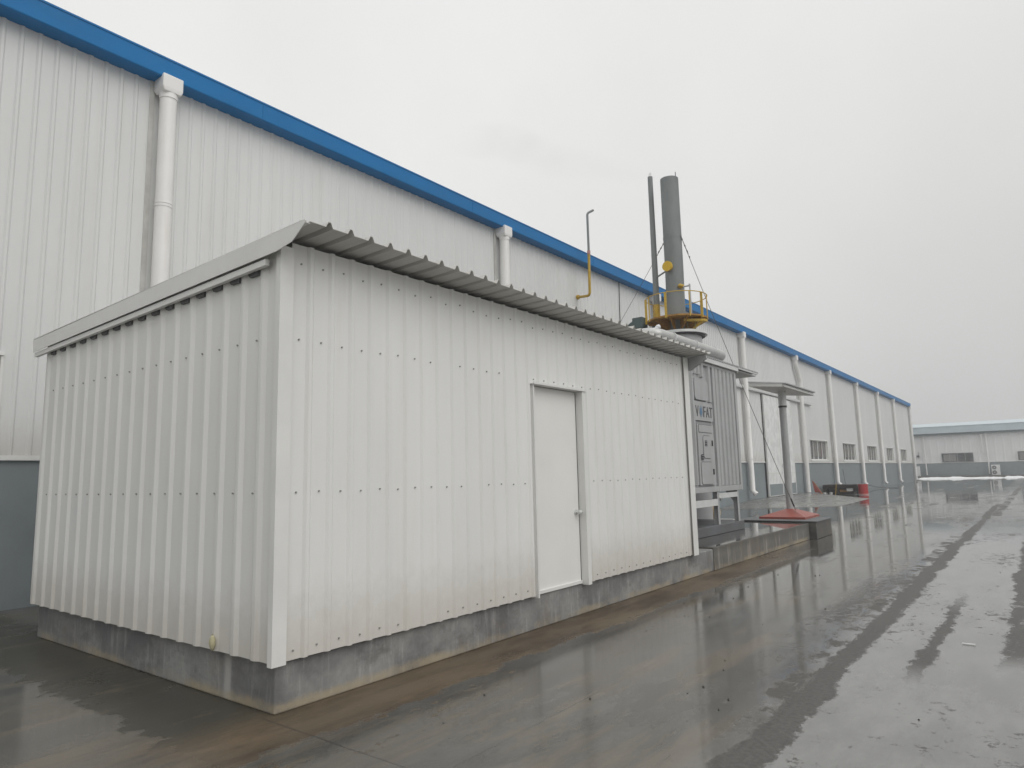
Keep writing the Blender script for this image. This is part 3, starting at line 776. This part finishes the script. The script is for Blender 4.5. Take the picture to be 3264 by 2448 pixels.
# gutter
q=MB(); q.prism([(-.02,8.205),(.29,8.205),(.305,8.22),(.305,8.515),(.318,8.522),(.318,8.535),(.29,8.535),(.29,8.23),(-.02,8.23)],'y',-12,L+.05)
yy=-8.0
while yy<L:
    q.box(.303,.312,yy,yy+.06,8.215,8.51); yy+=5.9
q.build('gutter',M['blue'],wh)
q=MB(); q.prism([(.09,8.55),(.09,8.58),(-15,10.05),(-15,10.0)],'y',-12,L+.03); q.prism([(-15,10.05),(-30,8.6),(-30,8.55),(-15,10.0)],'y',-12,L+.03)
q.prism([(.10,8.54),(.275,8.54),(.275,8.578),(.10,8.60)],'y',-12,L+.06)
q.build('roof',M['blue'],wh)
# windows
def wh_window(y0,y1,big=False):
    q=MB(); q.box(-.14,-.12,y0,y1,WZ0,WZ1); wo=q.build('window',M['glass'],wh)
    q=MB(); a=.05
    q.box(-.12,-.06,y0,y0+a,WZ0,WZ1); q.box(-.12,-.06,y1-a,y1,WZ0,WZ1); q.box(-.12,-.06,y0+a,y1-a,WZ0,WZ0+a); q.box(-.12,-.06,y0+a,y1-a,WZ1-a,WZ1)
    for k in (1,2,3): 
        yc=y0+(y1-y0)*k/4; w_=.05 if k==2 else .03
        q.box(-.115,-.065,yc-w_,yc+w_,WZ0+a,WZ1-a)
    q.build('frame',M['trim'],wo)
    q=MB(); q.box(-.14,.05,y0-.05,y1+.05,WZ0-.05,WZ0+.0); q.box(.025,.05,y0-.05,y1+.05,WZ0-.12,WZ0-.05); q.box(-.14,.03,y0-.03,y0,WZ0,WZ1); q.box(-.14,.03,y1,y1+.03,WZ0,WZ1); q.box(-.14,.05,y0-.03,y1+.03,WZ1,WZ1+.04)
    q.build('sill',M['trim'],wo)
    for (c0,c1,mi) in ((.0,.12,1 if big else 0),(.30,.47,0),(.56,.70,0),(.72,.80,1 if big else 0),(.86,.97,0)):
        q=MB(); q.box(-.119,-.1175,y0+(y1-y0)*c0+.05,y0+(y1-y0)*c1,WZ0+.22,WZ1-.06)
        q.build('blind',M['curtain_red'] if mi else M['curtain'],wo)
for i,(a,b) in enumerate(holes): wh_window(a,b,i==1)
# sliding door
q=MB(); q.box(.02,.09,32.58,34.95,.27,5.47); q.box(.02,.09,34.97,37.45,.27,5.47)
dd=q.build('sliding_door',simple('door_white',(.76,.77,.76),.45,dirt=(.64,.63,.6),dirt_amt=.4),wh,.01)
q=MB(); q.box(.091,.1,32.6,37.42,.30,.88); q.build('grey_lower_panel',M['band'],dd)
q=MB(); q.box(.091,.105,32.6,37.42,1.43,1.47); q.box(.091,.105,32.58,32.66,.28,5.46); q.box(.091,.105,34.9,35.0,.28,5.46); q.box(.091,.105,37.36,37.44,.28,5.46); q.box(.091,.105,32.6,37.4,.27,.30); q.build('door_frame',M['trim'],dd)
q=MB(); q.cyl((.1,35.1,1.87),(.2,35.1,1.87),.02,8); q.box(.19,.21,35.02,35.18,1.8,1.94); q.build('handle',M['steel'],dd)
q=MB(); q.box(-.02,.018,32.44,37.62,.2,5.5); q.build('door_gap',M['rubber'],dd)
q=MB(); q.box(.025,.16,28.6,42.0,5.52,5.56); q.box(.14,.165,28.6,42.0,5.56,5.66); q.build('door_track',M['steel'],wh)
# downpipes
hop=0
PIPES=[(2.14,.62),(11.11,.4),(20.3,.4),(29.69,.52),(39.4,.27),(46.88,.55),(55.64,.35),(64.37,.25),(72.76,.2),(83.4,.2)]
for i,(y,zb_) in enumerate(PIPES):
    px_=.205
    ytop=y; path=[(px_,y,8.1),(px_,y,zb_+.12),(px_,y,zb_+.12)]
    if i==4: ytop=38.75; path=[(px_,ytop,8.1),(px_,ytop,7.80),(px_,ytop+.02,7.74),(px_,39.42,6.84),(px_,39.45,6.74),(px_,39.45,6.6),(px_,39.45,.27)]
    elif i in (3,5,6,7,8): path=[(px_,y,8.1),(px_,y,zb_+.15),(px_+.17,y,zb_-.03)]
    else: path=[(px_,y,8.1),(px_,y,zb_)]
    q=MB(); q.tube(path,.13,20)
    dp=q.build('downpipe',M['pvc'],wh)
    V=[(.03,ytop-.165,8.03),(.36,ytop-.165,8.03),(.36,ytop+.165,8.03),(.03,ytop+.165,8.04),(.08,ytop-.14,7.96),(.35,ytop-.14,7.96),(.35,ytop+.14,7.96),(.08,ytop+.14,7.96)]
    q=MB(); q.add([(x,y_,8.25) for x,y_,z in V[:4]]+V,[(0,1,5,4),(1,2,6,5),(2,3,7,6),(3,0,4,7),(4,5,9,8),(5,6,10,9),(6,7,11,10),(7,4,8,11),(3,2,1,0),(8,9,10,11)])
    q.cyl((px_,ytop,7.88),(px_,ytop,7.97),.142,20); q.build('hopper',M['pvc'],dp,.015)
    for z in (6.02,4.05,2.1):
        if i==4 and z>6: continue
        yc=39.45 if i==4 else y
        q=MB(); q.tube([(px_,yc,z),(px_,yc,z+.045)],.137,20); q.tube([(px_,yc,z+.05),(px_,yc,z+.06)],.142,20); q.box(.02,px_,yc-.02,yc+.02,z,z+.03); q.build('collar',M['pvc'],dp)
    q=MB(); q.box(.003,.030,(39.45 if i==4 else y)-.22,(39.45 if i==4 else y)-.14,2.04,8.28 if i!=4 else 6.5); q.build('side_strip',M['strip'],dp)  # flat strip beside the pipe, darker than the wall
q=MB(); q.tube([(.05,17.75,8.2),(.05,17.72,7.2),(.05,17.7,5.2)],.014,6); q.build('conductor',M['black'],wh)
# gas vent pipe on the wall
gv=thing('gas_vent_pipe','yellow gas vent pipe rising past the blue gutter, grey and hooked at its top','pipe',(.1,15.3,7.2))
q=MB(); q.tube(arc([(.0,15.05,7.13),(.62,14.78,7.02),(.70,14.68,8.35)],.14),.042,12); q.cyl((.0,15.05,7.13),(.06,15.02,7.12),.075,12); q.build('lower_pipe',M['yellow'],gv)
q=MB(); q.tube(arc([(.70,14.68,8.35),(.70,14.68,9.60),(.82,14.85,9.72)],.08,5),.036,12,hollow=True); q.build('upper_pipe',M['stack'],gv)
q=MB(); q.cyl((.70,14.68,8.28),(.70,14.68,8.40),.05,12); q.build('coupling',simple('pink_tape',(.45,.22,.2),.6),gv)

# ------------------------------------------------------------------ clutter by the wall
wb=thing('timber_stack','dark wet timber platform with planks under it beside the red drum','timber stack',(1.2,43.5,0))
q=MB()
for k in range(5): q.box(.22+.0*k,2.12-.04*k,42.66+.28*k,42.91+.28*k,.50+random.uniform(-.01,.02),.60+random.uniform(-.01,.03))
q.box(.2,.46,42.72,44.0,.10,.50); q.box(.46,2.1,42.70,42.74,.40,.495); q.box(1.0,1.12,42.75,44,.02,.5); q.box(.3,2.0,43.9,44.0,.02,.49); q.build('top_boards',M['darkwood'],wb)
q=MB(); q.box(.45,.75,42.8,43.9,.02,.12); q.box(.8,1.9,42.9,43.9,.02,.16); q.box(.5,1.3,43.0,43.8,.16,.34); q.build('lower_boards',M['darkwood'],wb)
q=MB(); q.prism([(1.15,.17),(1.62,.17),(1.5,.27),(1.12,.33)],'y',42.85,43.7); q.build('orange_plank',M['wood'],wb)
q=MB(); q.box(.8,1.2,42.95,43.6,.30,.44); q.build('folded_sheet',M['olive'],wb)
q=MB(); q.box(1.55,1.85,42.75,43.1,.22,.45); tag(q.build('white_box',M['white'],None,.01,loc=(1.7,42.9,.2)),'small white box between the dark timber and the red drum','box')
for x in (.36,.72):
    b_=thing('white_bucket','small white tub at the foot of the timber stack, '+('nearest the grey wall' if x<.5 else 'just right of the other tub'),'tub',(x,42.45,0),'white tubs by the timber stack')
    q=MB(); q.tube([(x,42.45,.0),(x,42.45,.15)],[.075,.09],14); q.build('tub_body',M['white'],b_)
    q=MB(); q.cyl((x,42.45,.15),(x,42.45,.165),.096,14); q.build('lid',M['white'],b_)
dm=thing('oil_drum','bright red steel drum with a pale ring beside the timber stack','drum',(2.42,43,0))
q=MB(); q.cyl((2.42,43,.0),(2.42,43,.62),.27,28)
for z in (.2,.4): q.tube([(2.42,43,z-.012),(2.42,43,z),(2.42,43,z+.012)],[.27,.282,.27],28,caps=False)
q.build('drum_shell',M['drum_red'],dm)
q=MB(); q.cyl((2.42,43,.025),(2.42,43,.05),.275,28); q.build('pale_ring',M['white'],dm)
q=MB(); q.tube([(2.42,43,.60),(2.42,43,.63)],.28,28,caps=True); q.build('rim',M['drum_red'],dm)
q=MB(); q.tube([(1.05,42.1,0.0),(1.12,42.2,.72)],.018,8); tag(q.build('yellow_stake',M['yellow'],None,loc=(1.05,42.1,0)),'thin yellow stake upright in front of the dark timber','stake')
q=MB(); q.tube([(.35,48.6,0.0),(.06,49.3,1.55)],.014,8); tag(q.build('thin_rod',M['black'],None,loc=(.35,48.6,0)),'thin dark rod leaning on the grey wall behind the timber stack','rod')
q=MB(); q.add([(.42,39.95,.255),(.78,40.0,.22),(.30,39.95,.95),(.42,39.99,.255),(.78,40.04,.22),(.30,39.99,.95)],[(0,1,2),(5,4,3),(0,3,4,1),(1,4,5,2),(2,5,3,0)])
tag(q.build('red_board',M['red'],None,loc=(.5,40,.25)),'red triangular board leaning on the wall beside the kinked downpipe','board')
q=MB(); q.add([(.80,40.10,0),(.90,40.12,0),(.36,40.1,.88),(.30,40.1,.88),(.80,40.14,0),(.90,40.16,0),(.36,40.14,.88),(.30,40.14,.88)],[(0,1,2,3),(7,6,5,4),(0,4,5,1),(1,5,6,2),(2,6,7,3),(3,7,4,0)])
tag(q.build('leaning_plank',M['wood'],None,loc=(.6,40.1,0)),'narrow brown plank leaning just right of the red board','plank')
q=MB(); q.tube([(.2,56.4,.3),(.8,56.6,.12),(1.6,57.0,.03),(2.2,57.4,.03)],.016,6); tag(q.build('black_hose',M['black'],None,loc=(1,57,0)),'short black hose trailing from the wall foot right of the drum','hose')

# ------------------------------------------------------------------ far building
FY=105
fb_=thing('far_building','low white building with pale blue gutter across the end of the yard','building',(10,FY,0))
q=MB(); sheet(q,'x',-40,60,FY,2.0,6.0,.9,.6,.1,.1,.03,-1); q.box(-40,60,FY+.1,FY+25,0,5.9); q.build('wall',M['farwall'],fb_)
q=MB(); q.box(-40,60,FY-.04,FY+.05,0,1.97); q.build('painted_base',M['band'],fb_)
q=MB(); q.box(-40,60,FY-.08,FY,1.98,2.05); q.build('base_flashing',M['trim'],fb_)
q=MB(); q.box(-40,60,FY-.45,FY-.05,5.72,5.95); q.build('soffit',simple('far_soffit_shade',(.10,.13,.14),.6),fb_)  # dark colour paints the shadow line below the gutter
q=MB(); q.box(-40,60,FY-.55,FY-.1,5.955,6.82); q.box(-40,60,FY-.6,FY-.1,6.82,6.88); q.build('gutter',M['palegutter'],fb_)
q=MB(); q.prism([(FY-.1,6.83),(FY+13,8.0),(FY+26,6.8),(FY+26,6.6),(FY+13,7.8),(FY-.1,6.6)],'x',-40,60); q.build('roof',M['palegutter'],fb_)
for x0,x1 in ((-9.5,-5.8),(.72,4.22),(8.9,12.4),(16.5,20)):
    q=MB(); q.box(x0,x1,FY-.10,FY-.035,2.12,3.22); o=q.build('window',M['glass'],fb_)
    q=MB(); 
    for k in range(5):
        xx=x0+(x1-x0)*k/4; q.box(xx-.03,xx+.03,FY-.125,FY-.101,2.12,3.22)
    q.box(x0-.05,x1+.05,FY-.15,FY-.101,2.05,2.115); q.box(x0-.05,x1+.05,FY-.15,FY-.101,3.225,3.28); q.build('frame',simple('far_frame',(.30,.31,.31),.5) if x0<1 else M['trim'],o)
    q=MB(); q.box(x0+.2,x0+(x1-x0)*.45,FY-.102,FY-.1005,2.2,3.1); q.build('blind',M['curtain'],o)
for x,lean in ((-1.2,0.12),(5.8,.0),(14.2,0)):
    q=MB(); q.tube([(x,FY-.2,5.75),(x+lean*.3,FY-.2,.45)],.075,12); o=q.build('downpipe',M['pvc'],fb_)
    q=MB(); q.blob((x,FY-.2,5.7),.13,.13,.14); q.build('hopper',M['pvc'],o)
q=MB(); q.tube([(5.3,FY-.2,5.5),(5.35,FY-.2,3.2)],.07,10); o=q.build('downpipe',M['pvc'],fb_); q=MB(); q.blob((5.3,FY-.2,5.5),.16,.13,.14); q.build('hopper',M['pvc'],o)
q=MB(); q.box(-2.15,-1.85,FY-.4,FY-.1,2.85,3.1); q.cyl((-1.95,FY-.1,3.1),(-1.95,FY-.1,3.6),.02,6); tag(q.build('floodlight',M['black'],None,loc=(-2,FY-.2,3)),'small black floodlight on the far building wall left of its window','floodlight')
def ac(x,label):
    t_=thing('air_conditioner',label,'air conditioner',(x,FY-.6,.35),'outdoor units along the far building')
    q=MB(); q.box(x-.45,x+.45,FY-.8,FY-.35,.30,1.62); q.build('casing',M['white'],t_,.02)
    for z in (.66,1.27):
        q=MB(); q.cyl((x-.14,FY-.803,z),(x-.14,FY-.83,z),.25,20); 
        o=q.build('fan_grille',M['grey_dark'],t_)
        q=MB(); q.tube([(x-.14+.25*math.cos(a),FY-.835,z+.25*math.sin(a)) for a in [2*PI*k/20 for k in range(21)]],.012,5); q.cyl((x-.14,FY-.83,z),(x-.14,FY-.845,z),.06,10); q.build('fan_ring',M['white'],o)
    q=MB(); q.box(x-.4,x-.32,FY-.8,FY-.4,.20,.30); q.box(x+.32,x+.4,FY-.8,FY-.4,.20,.30); q.build('foot',M['black'],t_)
ac(-2.35,'white twin-fan air conditioner at the warehouse corner, left unit')
ac(6.5,'white twin-fan air conditioner beside the far downpipe, right unit')

# ------------------------------------------------------------------ yard litter
q=MB()
for i in range(34):
    x=random.uniform(9.7,13.5); y=random.uniform(-.5,14) ; s_=random.uniform(.005,.012)
    q.blob((x,y,s_*.5),s_,s_*random.uniform(.7,1.3),s_*.7,0,6,4,.25)
for i in range(18):
    x=random.uniform(7.3,9.2); y=random.uniform(0,9); s_=random.uniform(.005,.011)
    q.blob((x,y,s_*.5),s_,s_,s_*.7,0,6,4,.25)
setting(q.build('gravel_bits',simple('gravel',(.05,.048,.045),.7)),'stuff','scattered small dark stones on the wet yard')
q=MB(); q.box(10.29,10.39,4.72,4.735,.002,.012); tag(q.build('white_stick',M['white'],None,loc=(10.34,4.73,0)),'tiny white stick lying on the wet yard at right','stick')

# ------------------------------------------------------------------ haze
hz=MB(); hz.box(-60,70,-30,140,-1,14)
hm=bpy.data.materials.new('haze_air'); hm.use_nodes=True; hn=hm.node_tree.nodes; hl=hm.node_tree.links
hn.remove(hn['Principled BSDF']); pv=hn.new('ShaderNodeVolumePrincipled'); pv.inputs['Color'].default_value=(.93,.95,.97,1); pv.inputs['Density'].default_value=.0030; pv.inputs['Anisotropy'].default_value=.2
hl.new(pv.outputs[0],hn['Material Output'].inputs['Volume'])
setting(hz.build('haze',hm),'stuff')

sk=MB()
sk.tube([(3.87,12.5,9.12),(3.3,12.5,9.35),(2.35,12.5,9.85),(1.0,12.5,10.4),(-.6,12.5,11.5),(-2.1,12.5,12.0),(-3.2,12.5,12.0)],[.07,.22,.34,.46,.6,.5,.004],16)
sm_=bpy.data.materials.new('thin_smoke'); sm_.use_nodes=True; hn=sm_.node_tree.nodes; hl=sm_.node_tree.links
hn.remove(hn['Principled BSDF']); pv=hn.new('ShaderNodeVolumePrincipled'); pv.inputs['Color'].default_value=(.35,.35,.36,1)
g_=hn.new('ShaderNodeNewGeometry'); z_=hn.new('ShaderNodeTexNoise'); z_.inputs['Scale'].default_value=1.1; z_.inputs['Detail'].default_value=5; hl.new(g_.outputs['Position'],z_.inputs['Vector'])
m_=hn.new('ShaderNodeMapRange'); hl.new(z_.outputs['Fac'],m_.inputs[0]); m_.inputs[1].default_value=.36; m_.inputs[2].default_value=.68; m_.inputs[3].default_value=0; m_.inputs[4].default_value=.065
hl.new(m_.outputs[0],pv.inputs['Density']); hl.new(pv.outputs[0],hn['Material Output'].inputs['Volume'])
setting(sk.build('smoke',sm_),'stuff','very faint grey smoke drifting left from the thin flue pipe')

# ------------------------------------------------------------------ camera
cam=bpy.data.cameras.new('camera'); co=bpy.data.objects.new('camera',cam); C.objects.link(co)
xc,yc,yaw,pitch,roll,fpx=11.0072,-2.8175,.6532,.1345,-.0234,1470.47
Fw=Vector((-math.sin(yaw)*math.cos(pitch),math.cos(yaw)*math.cos(pitch),math.sin(pitch)))
Rt=Vector((math.cos(yaw),math.sin(yaw),0)); Up=Rt.cross(Fw)
R2=Rt*math.cos(roll)+Up*math.sin(roll); U2=-Rt*math.sin(roll)+Up*math.cos(roll)
m=Matrix((R2,U2,-Fw)).transposed().to_4x4(); m.translation=Vector((xc,yc,1.6))
co.matrix_world=m
cam.sensor_width=36; cam.lens=36*fpx/2212; cam.clip_end=2000; cam.clip_start=.05
S.camera=co

# ------------------------------------------------------------------ light
EL,AZ=R(36),R(60)      # azimuth measured from +y towards +x
sun=bpy.data.lights.new('sun','SUN'); sun.energy=1.0; sun.angle=R(50); sun.color=(1,.98,.95)
so=bpy.data.objects.new('sun',sun); C.objects.link(so)
sd=Vector((math.sin(AZ)*math.cos(EL)*1.0,math.cos(AZ)*math.cos(EL)*-0.35,math.sin(EL))).normalized()
so.rotation_euler=sd.to_track_quat('Z','Y').to_euler()
W=bpy.data.worlds.new('World'); S.world=W; W.use_nodes=True
n=W.node_tree.nodes; l=W.node_tree.links; bg=n['Background']
sky=n.new('ShaderNodeTexSky'); sky.sky_type='NISHITA'; sky.sun_disc=False; sky.sun_elevation=math.asin(sd.z); sky.sun_rotation=math.atan2(sd.x,sd.y); sky.dust_density=5
hs=n.new('ShaderNodeHueSaturation'); hs.inputs['Saturation'].default_value=.08; hs.inputs['Value'].default_value=.07; l.new(sky.outputs[0],hs.inputs['Color'])
tc=n.new('ShaderNodeTexCoord'); sp=n.new('ShaderNodeSeparateXYZ'); l.new(tc.outputs['Generated'],sp.inputs[0])
def mth(op,a,b):
    x=n.new('ShaderNodeMath'); x.operation=op
    for i,v in enumerate((a,b)):
        if isinstance(v,(int,float)): x.inputs[i].default_value=v
        else: l.new(v,x.inputs[i])
    return x.outputs[0]
nz=n.new('ShaderNodeTexNoise'); nz.inputs['Scale'].default_value=3.0; nz.inputs['Detail'].default_value=6; l.new(tc.outputs['Generated'],nz.inputs['Vector'])
# overcast brightness: brighter overhead and towards -x, duller at the horizon
dirn=mth('ADD',mth('MULTIPLY',sp.outputs[2],.75),mth('MULTIPLY',sp.outputs[0],-.35))
mr=n.new('ShaderNodeMapRange'); mr.interpolation_type='SMOOTHSTEP'; l.new(dirn,mr.inputs[0])
mr.inputs[1].default_value=-.15; mr.inputs[2].default_value=.62; mr.inputs[3].default_value=.62; mr.inputs[4].default_value=.94
val=mth('MULTIPLY',mr.outputs[0],mth('ADD',mth('MULTIPLY',nz.outputs['Fac'],.16),.92))
cb=n.new('ShaderNodeCombineColor'); l.new(mth('MULTIPLY',val,1.0),cb.inputs[0]); l.new(mth('MULTIPLY',val,1.0),cb.inputs[1]); l.new(mth('MULTIPLY',val,.985),cb.inputs[2])
mx=n.new('ShaderNodeMix'); mx.data_type='RGBA'; mx.inputs[0].default_value=.12; l.new(cb.outputs[0],mx.inputs[6]); l.new(hs.outputs[0],mx.inputs[7])
zb=n.new('ShaderNodeMapRange'); zb.interpolation_type='SMOOTHSTEP'; l.new(sp.outputs[2],zb.inputs[0]); zb.inputs[1].default_value=.66; zb.inputs[2].default_value=1.0; zb.inputs[3].default_value=1.0; zb.inputs[4].default_value=1.7
vm=n.new('ShaderNodeVectorMath'); vm.operation='SCALE'; l.new(mx.outputs[2],vm.inputs[0]); l.new(zb.outputs[0],vm.inputs['Scale'])
l.new(vm.outputs[0],bg.inputs['Color']); bg.inputs['Strength'].default_value=1.0

S.view_settings.view_transform='Standard'; S.view_settings.look='None'; S.view_settings.exposure=0; S.view_settings.gamma=1
S.render.engine='CYCLES'
S.render.resolution_x=1024; S.render.resolution_y=768
